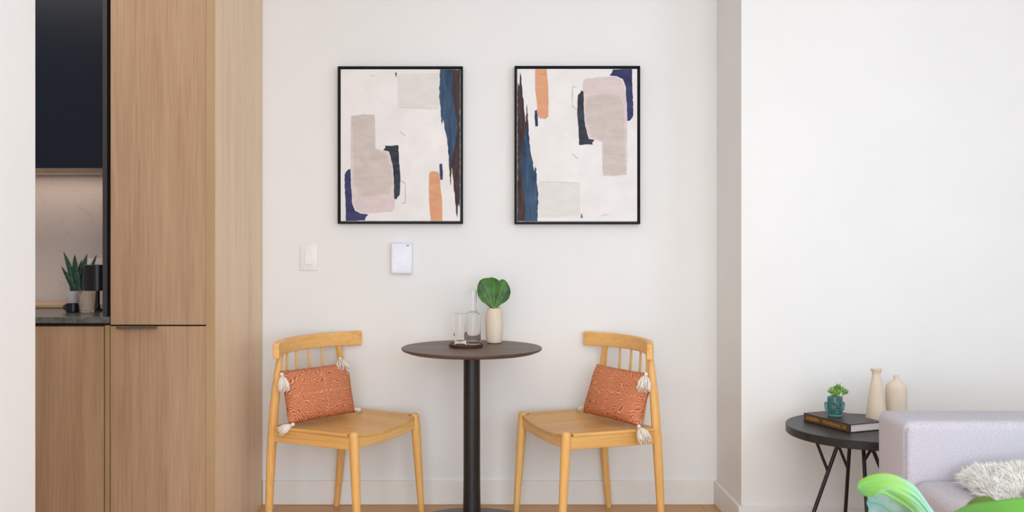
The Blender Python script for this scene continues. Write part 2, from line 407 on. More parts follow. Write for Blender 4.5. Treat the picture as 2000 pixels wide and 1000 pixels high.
for a, b in ((XK+.01, -2.35), (-2.347, bx1-.003)):
    lc(MB().box(a, b, UF, UF+.019, 1.487, CE-.012), t, 'door', M['navy'], bevel=.001, seg=1)
lc(MB().box(XK+.004, bx1-.004, UF+.021, DW-.016, 1.4865, 1.4885), t, 'underside', M['board'])
lc(MB().box(-2.75, -1.47, 3.90, 3.96, 1.480, 1.4862), t, 'light_strip', M['switch'])
tag(lc(MB().box(bx1, -1.4315, YF+.002, DW-.002, .9005, CE-.01), t, 'end_panel', M['panel_dark']), 'dark grey full-depth end panel')

# things on the counter
CT = .9005
b = tag(MB().box(-2.45, X_(127, 3.83), 3.82, 4.0, CT, CT+.016).build('cutting_board', M['board'], bevel=.004),
    'pale wooden board lying at the back of the kitchen countertop', 'board')
def lathe_thing(name, prof, c, mat, label, cat, group=None, n=48, fn=None):
    mb = MB().lathe(prof, n=n, fn=fn); o = mb.build(name, mat); o.location = c
    return tag(o, label, cat, group)
px_, D_ = 142.5, 3.585
t = thing('cup', 'small black cup in front of the white plant pot', 'cup', (X_(px_, D_), D_, CT))
MB().lathe([(0,0),(.024,0),(.0272,.004),(.0276,.034),(.0262,.0345),(.0258,.006),(0,.005)]).build('body', M['black_cer'], t)
MB().tube([(-.0265,0,.028),(-.036,0,.026),(-.038,0,.018),(-.034,0,.011),(-.0265,0,.010)], .0025, 8).build('handle', M['black_cer'], t)
D_ = 3.72; t = thing('snake_plant', 'small snake plant in a white pot on the countertop', 'plant', (X_(143.5, D_), D_, CT))
MB().lathe([(0,0),(.022,0),(.0235,.003),(.026,.078),(.0245,.0785),(.022,.07),(0,.07)]).build('pot', M['white_cer'], t)
MB().lathe([(0,.074),(.012,.0745),(.0238,.072)]).build('soil', M['soil'], t)
mb = MB()
tips = [((133,508),(143,540),.009),((160,507),(152,540),.012),((119.5,492),(140,532),.013),((124.5,520),(139,548),.011),((146,497),(146,530),.015),((166,496),(158,530),.015),((151,500),(150,540),.012),((189,497),(176,530),.010)]
for k, (tp, md, wd) in enumerate(tips):
    base = Vector(((k-2)*.005+.006, (k % 3-1)*.006, .072)); T = P(tp[0], tp[1], D_)-t.location; Mm = P(md[0], md[1], D_)-t.location
    yo = (k % 3-1)*.02; T.y = yo; Mm.y = yo*.4
    pts = []
    for q in range(9):
        u = q/8; p = base*(1-u)**2+Mm*2*u*(1-u)+T*u*u
        wd2 = wd*(math.sin(PI*min(1, .25+.75*u))**.7 if u < 1 else .02)*(1 if u < .98 else .05)
        pts.append((p, max(wd2, .0006)))
    mb.tube([p for p, _ in pts], [q for _, q in pts], 10, flat=.28)
mb.build('foliage', M['snake'], t)
lathe_thing('tumbler', [(0,0),(.027,0),(.030,.004),(.0335,.0865),(.0315,.0868),(.0285,.010),(0,.008)], (X_(169.5, 3.575), 3.575, CT), M['glass_amber'],
    'smoky ribbed glass tumbler beside the black lamp', 'glass', n=72, fn=lambda a, z: 1+.02*math.cos(24*a))
t = thing('table_lamp', 'small black lamp with a drum shade at the counter end', 'lamp', (X_(190, 3.66), 3.66, CT))
MB().lathe([(0,0),(.024,0),(.024,.004),(.012,.012),(.0095,.03),(.0095,.10),(.008,.12),(0,.12)]).build('stand', M['black_metal'], t)
MB().lathe([(.054,.084),(.056,.084),(.056,.186),(.054,.188),(0,.188),(0,.185),(.0535,.185),(.0535,.086),(.054,.084)]).build('lamp_shade', M['black_cer'], t)
ox = X_(190, DW-.014); t = thing('power_outlet', 'white outlet plate on the backsplash behind the lamp', 'outlet', (ox, DW-.0145, 1.073))
MB().box(-.058, .058, -.005, 0, -.035, .035).build('cover_plate', M['switch'], t, bevel=.0015)
for s in (-1, 1):
    MB().box(s*.024-.015, s*.024+.015, -.0075, -.0045, -.012, .012).build('socket', M['panel_white'], t, bevel=.001)

# ---------------------------------------------------------------- wall fittings
D_ = DW-.001
t = thing('light_switch', 'white rocker light switch on the wall above the left chair', 'light switch', (X_(603.5, D_), D_, Z_(502.5, D_)))
MB().box(-.039, .039, -.006, 0, -.059, .059).build('cover_plate', M['switch'], t, bevel=.002)
MB().add([(x, y, z) for x in (-.0165, .0165) for (y, z) in ((-.0055,-.033),(-.0125,-.033),(-.0075,.033),(-.0055,.033))],
    [(0,1,2,3),(7,6,5,4),(0,4,5,1),(1,5,6,2),(2,6,7,3),(3,7,4,0)]).build('rocker', M['switch'], t, bevel=.0008, seg=1)
t = thing('wall_control_panel', 'pale bluish white rectangular control panel on the wall between switch and carafe', 'control panel', (X_(785.5, D_), D_, Z_(504.5, D_)))
MB().box(-.047, .047, -.028, 0, -.069, .069).build('housing', M['panel_white'], t, bevel=.003)
f = MB().box(-.0435, .0435, -.0296, -.0275, -.062, .0655).build('screen', M['screen'], t, bevel=.001, seg=1)
MB().add([(.020,-.0300,.0565),(.027,-.0300,.0600),(.033,-.0300,.0600),(.033,-.0300,.0560),(.020,-.0300,.0550)], [(0,1,2,3,4)]).build('indicator_mark', M['dark_mark'], f, recalc=False)
for z in (.018, -.004, -.028):
    MB().lathe([(.0000,0),(.005,0),(.005,.0006),(0,.0006)], n=20).build('touch_button', M['panel_white'], f).matrix_local = Matrix.Translation((0, -.0296, z)) @ Matrix.Rotation(PI/2, 4, 'X')

# ---------------------------------------------------------------- pictures
def inter(poly, jag=3.0, step=14):
    out = []; n = len(poly)
    for i in range(n):
        a = poly[i]; b = poly[(i+1) % n]; L = math.dist(a, b); k = max(1, int(L/step))
        for q in range(k):
            u = q/k; x = a[0]+(b[0]-a[0])*u; y = a[1]+(b[1]-a[1])*u
            if q: nx, ny = (b[1]-a[1])/L, -(b[0]-a[0])/L; r = random.uniform(-1, 1)*jag; x += nx*r; y += ny*r
            out.append((min(768, max(75, x)), min(948, max(75, y))))
    return out
SHAPES = [
 (3, [(407,105),(520,98),(645,95),(646,200),(645,300),(520,298),(408,296),(405,200)], 1.2),
 (9, [(408,292),(520,297),(640,299),(640,303),(520,301),(408,296)], .4),
 (9, [(420,428),(430,438),(455,460),(448,462),(428,446),(416,434)], .5),
 (9, [(240,108),(262,112),(288,100),(288,103),(262,116),(240,112)], .4),
 (9, [(392,722),(430,715),(452,728),(455,790),(452,850),(425,848),(425,843),(446,843),(448,740),(428,722),(392,727)], 1),
 (2, [(700,75),(768,75),(768,870),(757,852),(753,930),(746,905),(740,830),(728,700),(722,640),(713,745),(704,610),(720,500),(730,300),(705,180)], 2.5),
 (1, [(652,75),(726,75),(722,180),(738,290),(752,400),(742,500),(722,590),(708,640),(700,560),(694,480),(682,428),(671,362),(662,400),(657,330),(648,220)], 3),
 (4, [(135,342),(205,334),(272,337),(276,440),(277,530),(320,545),(350,552),(370,600),(384,700),(389,800),(388,872),(372,893),(290,902),(210,905),(165,885),(148,850),(138,760),(133,560)], 1.6),
 (5, [(138,347),(212,338),(270,340),(273,440),(274,534),(330,556),(352,590),(368,650),(374,720),(366,790),(250,806),(180,800),(152,740),(148,560)], 3.5),
 (6, [(322,542),(336,524),(332,514),(372,516),(410,512),(414,600),(422,700),(417,800),(404,812),(398,826),(385,816),(384,700),(376,620),(355,548)], 1.4),
 (7, [(97,685),(104,668),(118,652),(132,650),(134,740),(142,850),(160,892),(200,908),(236,912),(222,925),(214,946),(105,948),(101,800)], 2),
 (8, [(589,675),(604,662),(640,665),(650,682),(655,760),(665,830),(665,948),(600,948),(591,850),(588,760)], .8),
 (7, [(649,622),(663,617),(668,660),(668,709),(655,713),(651,670)], 1),
 (6, [(389,94),(396,96),(401,91),(399,116),(395,119),(394,104)], .3)]
def picture(cx, cz, wd, ht, rot, label):
    Dm = DW-.001; t = thing('framed_painting', label, 'painting', (cx, Dm, cz), 0, 'framed abstract paintings over the round table')
    a, b, fw, dp = wd/2, ht/2, .0085, .036
    mb = MB()
    mb.box(-a, -a+fw, -dp, 0, -b, b).box(a-fw, a, -dp, 0, -b, b).box(-a+fw, a-fw, -dp, 0, b-fw, b).box(-a+fw, a-fw, -dp, 0, -b, -b+fw)
    mb.build('frame', M['frame'], t, weld=False)
    ia, ib = a-fw-.004, b-fw-.004; mb = MB().box(-ia, ia, -dp+.006, -.006, -ib, ib, 0)
    y = -dp+.006
    for k, (mi, poly, jag) in enumerate(SHAPES):
        random.seed(50+k); q = inter(poly, jag); yy = y-.00015*(k+1)
        pts = []
        for (u, v) in q:
            X = ((u-75)/693-.5)*2*ia*.998; Z = (.5-(v-75)/873)*2*ib*.998
            if rot: X, Z = -X, -Z
            pts.append((X, yy, Z))
        mb.add(pts, [tuple(range(len(pts)))], mi)
    o = mb.build('canvas', ART, t, recalc=False, weld=False, smooth=False)
Dp = DW-.03
picture(X_(782, Dp), Z_(283.5, Dp), X_(904, Dp)-X_(660, Dp), Z_(130, Dp)-Z_(437, Dp), False, 'black framed abstract painting with the dark blue and brown band on its right')
picture(X_(1127.5, Dp), Z_(283.5, Dp), X_(1250, Dp)-X_(1005, Dp), Z_(129.5, Dp)-Z_(438, Dp), True, 'black framed abstract painting with the dark blue and brown band on its left')

# ---------------------------------------------------------------- chairs
CH = dict(d=.381, wf=.443, wb=.468, wt=.385, zs=.445, sf=.029, tf=.011, sr=.034, tr=-.007, lean=.014, rw=.575, rc=.103, rx=.046, zr=.783)
def make_chair(loc, ang, label):
    c = CH; t = thing('dining_chair', label, 'chair', loc, ang, 'wooden chairs at the round table')
    d, wf, wb, zs = c['d'], c['wf'], c['wb'], c['zs']
    def sw(x): return wf+(wb-wf)*(.5-x/d)      # seat width at depth x
    for s in (-1, 1):                          # front legs
        top = Vector((d/2, s*wf/2, zs+.007)); ft = Vector((d/2+c['sf'], s*(wf/2+c['tf']), 0))
        pts, rd = [], []
        for u, r in ((0,.0085),(.006,.013),(.015,.0165),(.03,.0182),(.12,.0195),(.3,.019),(.6,.0165),(.85,.0138),(.995,.0122),(1,.0112)):
            pts.append(top.lerp(ft, u)); rd.append(r)
        MB().tube(pts, rd, 20).build('leg', M['chair'], t, angle=60)
    for s in (-1, 1):                          # rear legs run on up as posts
        sx = -d/2; ft = Vector((sx-c['sr'], s*(wb/2+c['tr']), 0)); mid = Vector((sx-.004, s*wb/2, zs)); tp = Vector((-d/2-c['rx']+c['rc']*(c['wt']/c['rw'])**2, s*c['wt']/2, c['zr']-.056))
        pts, rd = [], []
        for u in range(17):
            u /= 16; p = ft*(1-u)**2+(mid*2-(ft+tp)/2)*2*u*(1-u)+tp*u*u
            pts.append(p); rd.append(.0125+.0065*math.sin(PI*min(1, u*1.02))**.8+(.0 if u < .5 else -.001*u))
        MB().tube(pts, rd, 20).build('leg', M['chair'], t, angle=60)
    th = .012
    def zsurf(x, y): return zs-.020*(1-(2*y/sw(x))**2)*(.55+.45*(x/d+.5))
    ov = .006; xa, xb = -d/2-.012, d/2+.012
    def top(u, v):
        x = xa+(xb-xa)*u; y = (v-.5)*(sw(x)+.028)
        return x, y, zsurf(x, max(-sw(x)/2, min(sw(x)/2, y)))
    mb = MB(); nu, nv = 22, 30; keep = lambda i, j: True
    vs = []; idx = {}
    def cut(u, v):
        x = xa+(xb-xa)*u; ay = abs(v-.5)*(sw(x)+.028)
        return (x > d/2-.021 and ay > sw(x)/2-.019)
    fs = []
    for L in (0, 1):
        for i in range(nu+1):
            for j in range(nv+1):
                x, y, z = top(i/nu, j/nv); idx[(L, i, j)] = len(vs); vs.append((x, y, z-th*L))
    alive = {(i, j): not cut((i+.5)/nu, (j+.5)/nv) for i in range(nu) for j in range(nv)}
    for (i, j), ok in alive.items():
        if not ok: continue
        q = [(i, j), (i+1, j), (i+1, j+1), (i, j+1)]
        fs.append([idx[(0,)+p] for p in q]); fs.append([idx[(1,)+p] for p in q][::-1])
        for (di, dj, a, b) in ((-1,0,3,0),(1,0,1,2),(0,-1,0,1),(0,1,2,3)):
            if not alive.get((i+di, j+dj), False):
                fs.append([idx[(0,)+q[a]], idx[(0,)+q[b]], idx[(1,)+q[b]], idx[(1,)+q[a]]])
    mb.add(vs, fs); mb.build('seat', M['chair_seat'], t, bevel=.002, seg=2)
    # aprons
    mb = MB(); n = 20
    def strip(xc, y0, y1, zt, zb, thk, name):
        vs = []; fs = []
        for k in range(n+1):
            y = y0+(y1-y0)*k/n
            for x in (xc-thk/2, xc+thk/2): vs += [(x, y, zt(y)), (x, y, zb(y))]
        for k in range(n):
            o = 4*k
            fs += [(o, o+1, o+5, o+4), (o+2, o+6, o+7, o+3), (o, o+4, o+6, o+2), (o+1, o+3, o+7, o+5)]
        fs += [(0, 2, 3, 1), (4*n, 4*n+1, 4*n+3, 4*n+2)]
        MB().add(vs, fs).build(name, M['chair_x'], t, bevel=.0015, seg=1)
    strip(d/2, -wf/2+.010, wf/2-.010, lambda y: zsurf(d/2, y)-th-.0002, lambda y: zs-.066+.012*(2*y/wf)**2, .02, 'front_apron')
    strip(-d/2, -wb/2+.010, wb/2-.010, lambda y: zsurf(-d/2, y)-th-.0002, lambda y: zs-.058, .02, 'rear_apron')
    for s in (-1, 1):
        a = Vector((-d/2+.008, s*wb/2, 0)); b = Vector((d/2-.008, s*wf/2, 0)); nrm = Vector((b-a).cross(Vector((0,0,1)))).normalized()*.010
        mb = MB(); vs = []
        for p in (a, b):
            for q in (-nrm, nrm):
                for z in (zs-.062, zs-th-.0006): vs.append((p.x+q.x, p.y+q.y, z))
        mb.add(vs, [(0,1,3,2),(4,6,7,5),(0,4,5,1),(2,3,7,6),(0,2,6,4),(1,5,7,3)]).build('side_apron', M['chair_seat'], t, bevel=.0015, seg=1)
    # back rail: bowed, ends sweep forward
    rw, rc, zr = c['rw'], c['rc'], c['zr']; xr = -d/2-c['rx']; hh = .062; tk = .026; n = 36
    def rp(y): return xr+rc*(2*y/rw)**2
    vs = []; fs = []
    for k in range(n+1):
        y = (k/n-.5)*rw; e = .0; 
        T = Vector((2*rc*4*y/rw/rw, 1, 0)).normalized(); Nn = Vector((T.y, -T.x, 0))
        hk = hh*(1-.05*(1-(2*y/rw)**2))
        for (q, z) in ((-tk/2, zr-hk), (tk/2, zr-hk), (tk/2*.9, zr), (-tk/2*.9, zr)):
            p = Vector((rp(y), y, z))+Nn*q; vs.append(p)
    for k in range(n):
        for q in range(4):
            a = 4*k+q; b = 4*k+(q+1) % 4; fs.append((a, b, b+4, a+4))
    fs += [(3,2,1,0), (4*n, 4*n+1, 4*n+2, 4*n+3)]
    MB().add(vs, fs).build('back_rail', M['chair_x'], t, bevel=.004, seg=3, angle=50)
    for yy in (-.115, -.04, .04, .115):
        y = yy*1.0; b = Vector((-d/2-.001, yy*1.12, zsurf(-d/2, yy)-.004)); tp = Vector((rp(y), y, zr-hh+.006)); pts = []; rd = []
        for u in range(9):
            u /= 8; p = b.lerp(tp, u); p.x -= .010*math.sin(PI*u); pts.append(p); rd.append(.0045+.0014*math.sin(PI*u))
        MB().tube(pts, rd, 12).build('spindle', M['chair'], t, angle=60)
    return t
LP, LA = Vector((-.589, 3.715, 0)), R(-27.0)
RP, RA = Vector((.399, 3.709, 0)), R(180+19.9)
make_chair(LP, LA, 'golden oak spindle-back chair left of the round table, beside the tall cabinet')
make_chair(RP, RA, 'golden oak spindle-back chair right of the round table, near the wall corner')

# ---------------------------------------------------------------- cushions with tassels
def tassel(mb, a, b, r):
    """yarn ball at a, skirt of separate strands towards b"""
    a, b = Vector(a), Vector(b); ax = (b-a).normalized()
    s = Vector((1,0,0)); s = (s-ax*s.dot(ax)).normalized(); q = ax.cross(s); L = (b-a).length
    prof = [(0,-.008),(.005,-.0065),(.0078,0),(.006,.006),(.0042,.009)]; n = 14
    vs = []
    for (rr, z) in prof: vs += [a+ax*z+(s*math.cos(2*PI*k/n)+q*math.sin(2*PI*k/n))*rr for k in range(n)]
    mb.add(vs, [(i*n+k, i*n+(k+1) % n, (i+1)*n+(k+1) % n, (i+1)*n+k) for i in range(len(prof)-1) for k in range(n)])
    for ring, cnt in ((.35, 9), (.7, 16), (1.0, 26)):
        for k in range(cnt):
            an = 2*PI*k/cnt+random.uniform(-.15, .15); dr = s*math.cos(an)+q*math.sin(an); j = random.uniform(.85, 1.08)
            pts = [a+ax*.006+dr*.003*ring, a+ax*(.006+.22*L)+dr*r*.62*ring, a+ax*.6*L+dr*r*.95*ring, a+ax*L*j+dr*r*ring*random.uniform(.9, 1.1)]
            mb.tube(pts, [.0018, .0028, .0030, .0020], 6)
def cushion(chair_loc, chair_ang, sgn, label, tass, ht=.216):
    Rz = Matrix.Rotation(chair_ang, 3, 'Z')
    loc = lambda x, y, z: chair_loc+Rz @ Vector((x, sgn*y, z))
    A = loc(-.128, -.232, .450); B = loc(-.050, .112, .450)      # bottom corners, near and far
    mid = (A+B)/2; wv = (B-A).normalized(); L = (B-A).length
    back = Rz @ Vector((-1, 0, 0)); back = (back-wv*back.dot(wv)).normalized()
    up = (Vector((0,0,1))+back*(.24 if sgn > 0 else .38)).normalized(); nz_ = wv.cross(up)
    t = thing('cushion', label, 'cushion', mid, 0, 'terracotta tasselled cushions on the chairs')
    Mx = Matrix((wv, up, nz_)).transposed().to_4x4(); Mx.translation = up*(ht/2+.004)-back*.012
    mb = MB(); nu, nv = 30, 22
    for sd in (-1, 1):
        def fn(u, v):
            a = 2*u-1; b = 2*v-1
            k = (1-abs(a)**3.2)*(1-abs(b)**3.2); tt = .052*(max(k, 0)**.55)
            pin = 1-.045*(1-b*b)*0-.05*(1-abs(b)**2)*0
            x = a*L/2*(1-.055*(1-b*b)*abs(a)**3); y = b*ht/2*(1-.03*(1-a*a)*abs(b)**3)
            wr = .0022*noise.noise(Vector((x*22, y*22, sd)))*(1 if tt > .004 else 0)
            return (x, y, sd*(tt+wr))
        mb.grid(fn, nu, nv)
    body = mb.build('cover', M['cushion'], t, angle=80); body.matrix_local = Mx
    for (a, b, r) in tass:
        mb = MB(); tassel(mb, a-mid, b-mid, r); mb.build('tassel', M['tassel'], t, weld=False, recalc=False, angle=80)
random.seed(3)
cushion(LP, LA, 1, 'terracotta patterned cushion with cream tassels on the left chair',
    [(P(550,731,3.545), P(556,764,3.525), .021), (P(572,829,3.545), P(546,843,3.515), .016), (P(664,701,3.84), P(670,724,3.79), .026), (P(694,799,3.86), P(704,801,3.90), .008)])
cushion(RP, RA, -1, 'terracotta patterned cushion with cream tassels on the right chair',
    [(P(1262,731,3.49), P(1256,762,3.455), .025), (P(1248,833,3.50), P(1261,861,3.455), .024), (P(1138,796,3.86), P(1130,800,3.90), .008)])

# ---------------------------------------------------------------- round table and what stands on it
TC = Vector((X_(921.5, 3.675), 3.675, 0)); TZ = .75
t = thing('round_table', 'small round bistro table with dark walnut top on a black column', 'table', TC)
MB().lathe([(0,TZ-.020),(.24,TZ-.020),(.262,TZ-.0185),(.284,TZ-.010),(.2875,TZ-.006),(.288,TZ-.002),(.286,TZ),(0,TZ)], n=128).build('tabletop', M['walnut'], t)
MB().lathe([(0,.012),(.038,.012),(.0365,.05),(.0345,.20),(.0340,TZ-.024),(0,TZ-.024)], n=48).build('column', M['black_metal'], t)
MB().lathe([(0,0),(.280,0),(.286,.004),(.284,.010),(.268,.014),(.12,.019),(.052,.024),(.048,.030),(.040,.033),(0,.033)], n=96).build('base', M['base_metal'], t)
MB().box(-.11, .11, -.02, .02, TZ-.026, TZ-.0202).box(-.02, .02, -.11, .11, TZ-.026, TZ-.0202).build('mounting_plate', M['black_metal'], t)
Dt = 3.70; cx_ = X_(910.3, Dt)
lathe_thing('tray', [(0,0),(.066,0),(.070,.003),(.0725,.012),(.071,.013),(.0685,.0125),(.066,.008),(0,.007)], (cx_, Dt, TZ+.0003), M['walnut_tray'],
    'small round dark wood tray holding the glass and carafe on the table', 'tray')
tz = TZ+.0078
Dg = 3.665; gx = X_(899, Dg)
lathe_thing('drinking_glass', [(0,0),(.0235,0),(.0245,.003),(.0245,.034),(.0262,.038),(.0285,.044),(.0295,.060),(.0295,.131),(.0283,.1315),(.0280,.060),(.0270,.047),(.0228,.040),(.0222,.022),(0,.018)],
    (gx, Dg, tz), M['glass'], 'clear stepped drinking glass on the tray in front of the carafe', 'glass')
Dg = 3.728; gx = X_(923.5, Dg)
lathe_thing('carafe', [(0,0),(.029,0),(.0325,.003),(.033,.010),(.033,.118),(.031,.126),(.020,.132),(.0152,.138),(.0150,.150),(.0162,.2215),(.0148,.2217),(.0136,.150),(.0138,.141),(.0185,.1335),(.0298,.124),(.0316,.116),(.0316,.022),(.028,.014),(0,.013)],
    (gx, Dg, tz), M['glass'], 'clear glass carafe with a narrow neck at the back of the tray', 'carafe')
Dv = 3.835; vx = X_(965.3, Dv)
lathe_thing('vase', [(0,0),(.026,0),(.031,.003),(.0345,.012),(.0372,.045),(.0380,.085),(.0368,.115),(.0328,.136),(.0296,.143),(.029,.149),(.0275,.1495),(.026,.142),(.030,.130),(.034,.10),(.034,.02),(0,.012)],
    (vx, Dv, TZ+.0003), M['cream'], 'cream ceramic vase holding one round leaf on the table', 'vase')
# the leaf: a round blade with deep notches, on a petiole that stands in the vase
t = thing('leaf_stem', 'single round dark green leaf standing in the cream vase', 'leaf', (vx, Dv, TZ+.016))
Lc = P(964.5, 572, Dv-.01)-t.location
out = [(965,602),(957,600),(950,594),(941,588),(934,578),(932,568),(933,557),(937,548),(944,543.5),(953,543),(961,542),(967,543.5),(973,546.5),(975,549),(979,545.5),(985,546),(991,552),(996,562),(997,571),(994,582),(988,588),(980,592),(973,599)]
O = [P(a, b, Dv-.01)-t.location for a, b in out]; B0 = O[0]; n = len(O)
mb = MB(); ns = 10
def lf(k, u):
    p = B0.lerp(O[k % n], u); dx = (p.x-B0.x); dz = (p.z-B0.z)
    ang = math.atan2(dx, dz+1e-6)
    p = p.copy(); p.y += -.018+abs(dx)*-.18+.006*math.cos(ang*9)*u+.028*(dz/.13)**2
    return p
vs = [B0+Vector((0,-.018,0))]; fs = []
sub = 4; NB = (n-1)*sub
ring = []
for q in range(1, ns+1):
    for k in range(NB+1-sub*0):
        a = 1+(k/sub)*(n-2)/(n-1); i0 = int(a); fr = a-i0
        e = O[min(i0, n-1)].lerp(O[min(i0+1, n-1)], fr); u = q/ns
        p = B0.lerp(e, u); dx = p.x-B0.x; dz = p.z-B0.z; ang = math.atan2(dx, abs(dz)+1e-4)
        p.y += -.018-abs(dx)*.16+.0045*math.cos(ang*10)*u+.026*(dz/.13)**2
        vs.append(p)
for k in range(NB): fs.append((0, 1+k, 2+k))
for q in range(ns-1):
    for k in range(NB):
        a = 1+q*(NB+1)+k; fs.append((a, a+1, a+NB+2, a+NB+1))
blade = MB().add(vs, fs).build('leaf_blade', M['leaf'], t, angle=80, solid=.0012)
mb = MB()
for (ex, ey, c) in ((966,548,0), (946,552,0), (984,553,0), (938,568,0), (992,570,0), (944,584,0), (988,584,0)):
    e = P(ex, ey, Dv-.01)-t.location; pts = []
    for u in range(7):
        u /= 6; p = B0.lerp(e, u); dx = p.x-B0.x; dz = p.z-B0.z; ang = math.atan2(dx, abs(dz)+1e-4)
        p.y += -.018-abs(dx)*.16+.0045*math.cos(ang*10)*u+.026*(dz/.13)**2-.0008; pts.append(p)
    mb.tube(pts, [.0013*(1-.8*q/6) for q in range(7)], 6)
mb.build('vein', M['leaf_vein'], blade)
MB().tube([Vector((0,.004,0)), Vector((0,0,.07)), Vector((.001,-.008,.13)), B0+Vector((0,-.018,.001))], [.0022]*4, 8).build('stalk', M['stem'], t)

# ---------------------------------------------------------------- side table and its things
SC = Vector((1.375, 3.30, 0)); SZ = .50
t = thing('side_table', 'round black side table with branching metal legs beside the sofa', 'side table', SC)
MB().lathe([(0,SZ-.030),(.268,SZ-.030),(.2705,SZ-.028),(.2705,SZ-.002),(.2685,SZ),(0,SZ)], n=128).build('tabletop', M['side_top'], t)
hub = Vector((-.022, 0, 0))
for (ta, fa, fr, br, jt) in ((180, 181, .225, (-.158, 0), .29), (90, 80, .228, (-.048, .12), .33), (268, 259, .228, (.012, -.13), .16), (2, 0, .225, (.14, .01), .22)):
    dr = Vector((math.cos(R(ta)), math.sin(R(ta)), 0)); df = Vector((math.cos(R(fa)), math.sin(R(fa)), 0))
    tp = hub+dr*(.038 if ta == 2 else .058)+Vector((0,0,SZ-.031)); ft = hub+df*fr+Vector((0,0,.003)); j = tp.lerp(ft, jt)
    lg = MB().tube([tp, ft], .0070, 12).build('leg', M['black_metal'], t)
    MB().tube([hub+Vector((br[0], br[1], SZ-.031)), j], .0056, 12).build('branch', M['black_metal'], lg)
MB().lathe([(0,SZ-.034),(.11,SZ-.034),(.11,SZ-.0302),(0,SZ-.0302)], n=40).build('mounting_plate', M['black_metal'], t)
# book
pL, pB, pF = PZ(1569.5, 806, SZ+.031), PZ(1612, 801, SZ+.031), PZ(1661, 829, SZ+.031)
u = (pF-pL); u.z = 0; Lb = u.length; u.normalize(); wv = Vector((-u.y, u.x, 0)); wb_ = .150
t = thing('book', 'thick dark brown hardback book with gilt spine on the black side table', 'book', (pL.x, pL.y, SZ+.0003), math.atan2(u.y, u.x))
H = .0305; c = .0028
MB().box(0, Lb, 0, wb_, 0, c).box(0, Lb, 0, wb_, H-c, H).box(0, Lb, 0, c, c, H-c).build('cover', M['leather'], t, bevel=.0006, seg=1, weld=False)
MB().box(.004, Lb-.004, c+.0002, wb_-.005, c+.0002, H-c-.0002).build('pages', M['pages'], t)
mb = MB()
def gl(a, b, z0, z1, mi=0): mb.box(a, b, -.0006, .0001, z0, z1, mi)
gl(.012, .088, .006, .0245, 1); gl(.100, .196, .006, .0245, 1); gl(.202, .224, .006, .0245, 1)
random.seed(5)
for (a, b) in ((.012,.088), (.100,.196), (.202,.224)):
    for z in (.0062, .0232): mb.box(a, b, -.0009, .0001, z, z+.0011, 0)
    x = a+.003
    while x < b-.004:
        w_ = random.uniform(.0025, .0055); mb.box(x, min(x+w_, b-.002), -.0009, .0001, .0095+random.uniform(0, .002), .0215-random.uniform(0, .003), 0); x += w_+.0016
for a in (.006, .093, .1985, .229): mb.box(a, a+.0014, -.0009, .0001, .003, .0275, 0)
mb.build('spine_gilding', [M['gold'], M['gilt_dark']], t, weld=False, smooth=False)
# face-shaped glass vase with succulents
gD = 3.352; g0 = Vector((X_(1630.5, gD), gD, SZ+.0313))
t = thing('potted_succulent', 'green succulent in a teal glass face-shaped pot on the book', 'plant', g0)
Hh = .070; nu, nv = 72, 40; r0 = .0285
def face(a, z):
    f = -a  # angle from the front (towards -Y)
    s = z/Hh; r = r0*(1-.10*(abs(s-.55)/.55)**3)
    g = lambda x0, s0, wx, ws: math.exp(-((f-x0)/wx)**2-((s-s0)/ws)**2)
    if s < .16: r *= .93
    r += .0062*g(0,.50,.16,.12)+.0030*g(0,.62,.12,.12)                      # nose
    r += .0026*(g(.38,.70,.30,.05)+g(-.38,.70,.30,.05))                      # brows
    r -= .0036*(g(.40,.60,.22,.06)+g(-.40,.60,.22,.06))                      # eye sockets
    r += .0022*(g(.38,.595,.12,.028)+g(-.38,.595,.12,.028))                  # eyelids
    r += .0030*g(0,.335,.26,.035)+.0026*g(0,.275,.22,.03)-.0020*g(0,.305,.26,.012)  # lips
    r += .0030*g(0,.17,.30,.06)+.0012*(g(.6,.42,.3,.14)+g(-.6,.42,.3,.14))   # chin, cheeks
    return r
vs = []; fs = []
for j in range(nv+1):
    z = Hh*j/nv
    for i in range(nu):
        a = -PI+2*PI*i/nu; r = face(a, z); vs.append((r*math.sin(a), -r*math.cos(a), z))
rin = r0-.0035
for j in range(nv+1):
    z = Hh-(Hh-.006)*j/nv
    for i in range(nu):
        a = -PI+2*PI*i/nu; q = rin*(1-.10*(abs(z/Hh-.55)/.55)**3); vs.append((q*math.sin(a), -q*math.cos(a), z))
for j in range(2*nv+1):
    for i in range(nu):
        fs.append((j*nu+i, j*nu+(i+1) % nu, (j+1)*nu+(i+1) % nu, (j+1)*nu+i))
fs.append(tuple(range(nu))[::-1]); fs.append(tuple((2*nv+1)*nu+i for i in range(nu)))
pot = MB().add(vs, fs).build('pot', M['glass_teal'], t, angle=60)
for s in (-1, 1):
    MB().lathe([(0,-.017),(.0035,-.016),(.0048,-.006),(.0058,.004),(.0062,.011),(.004,.016),(0,.017)], c=(s*.0325, .002, .034), n=14).build('ear', M['glass_teal'], pot)
random.seed(11); mb = MB()
def sleaf(mb, c, dr, L, wd):
    c = Vector(c); dr = Vector(dr).normalized(); pts = []; rd = []
    for q in range(7):
        u = q/6; pts.append(c+dr*L*u+Vector((0,0,1))*L*.25*u*u); rd.append(max(.0004, wd*math.sin(PI*min(1, (.18+.82*u)))**.8))
    mb.tube(pts, rd, 8, flat=.5)
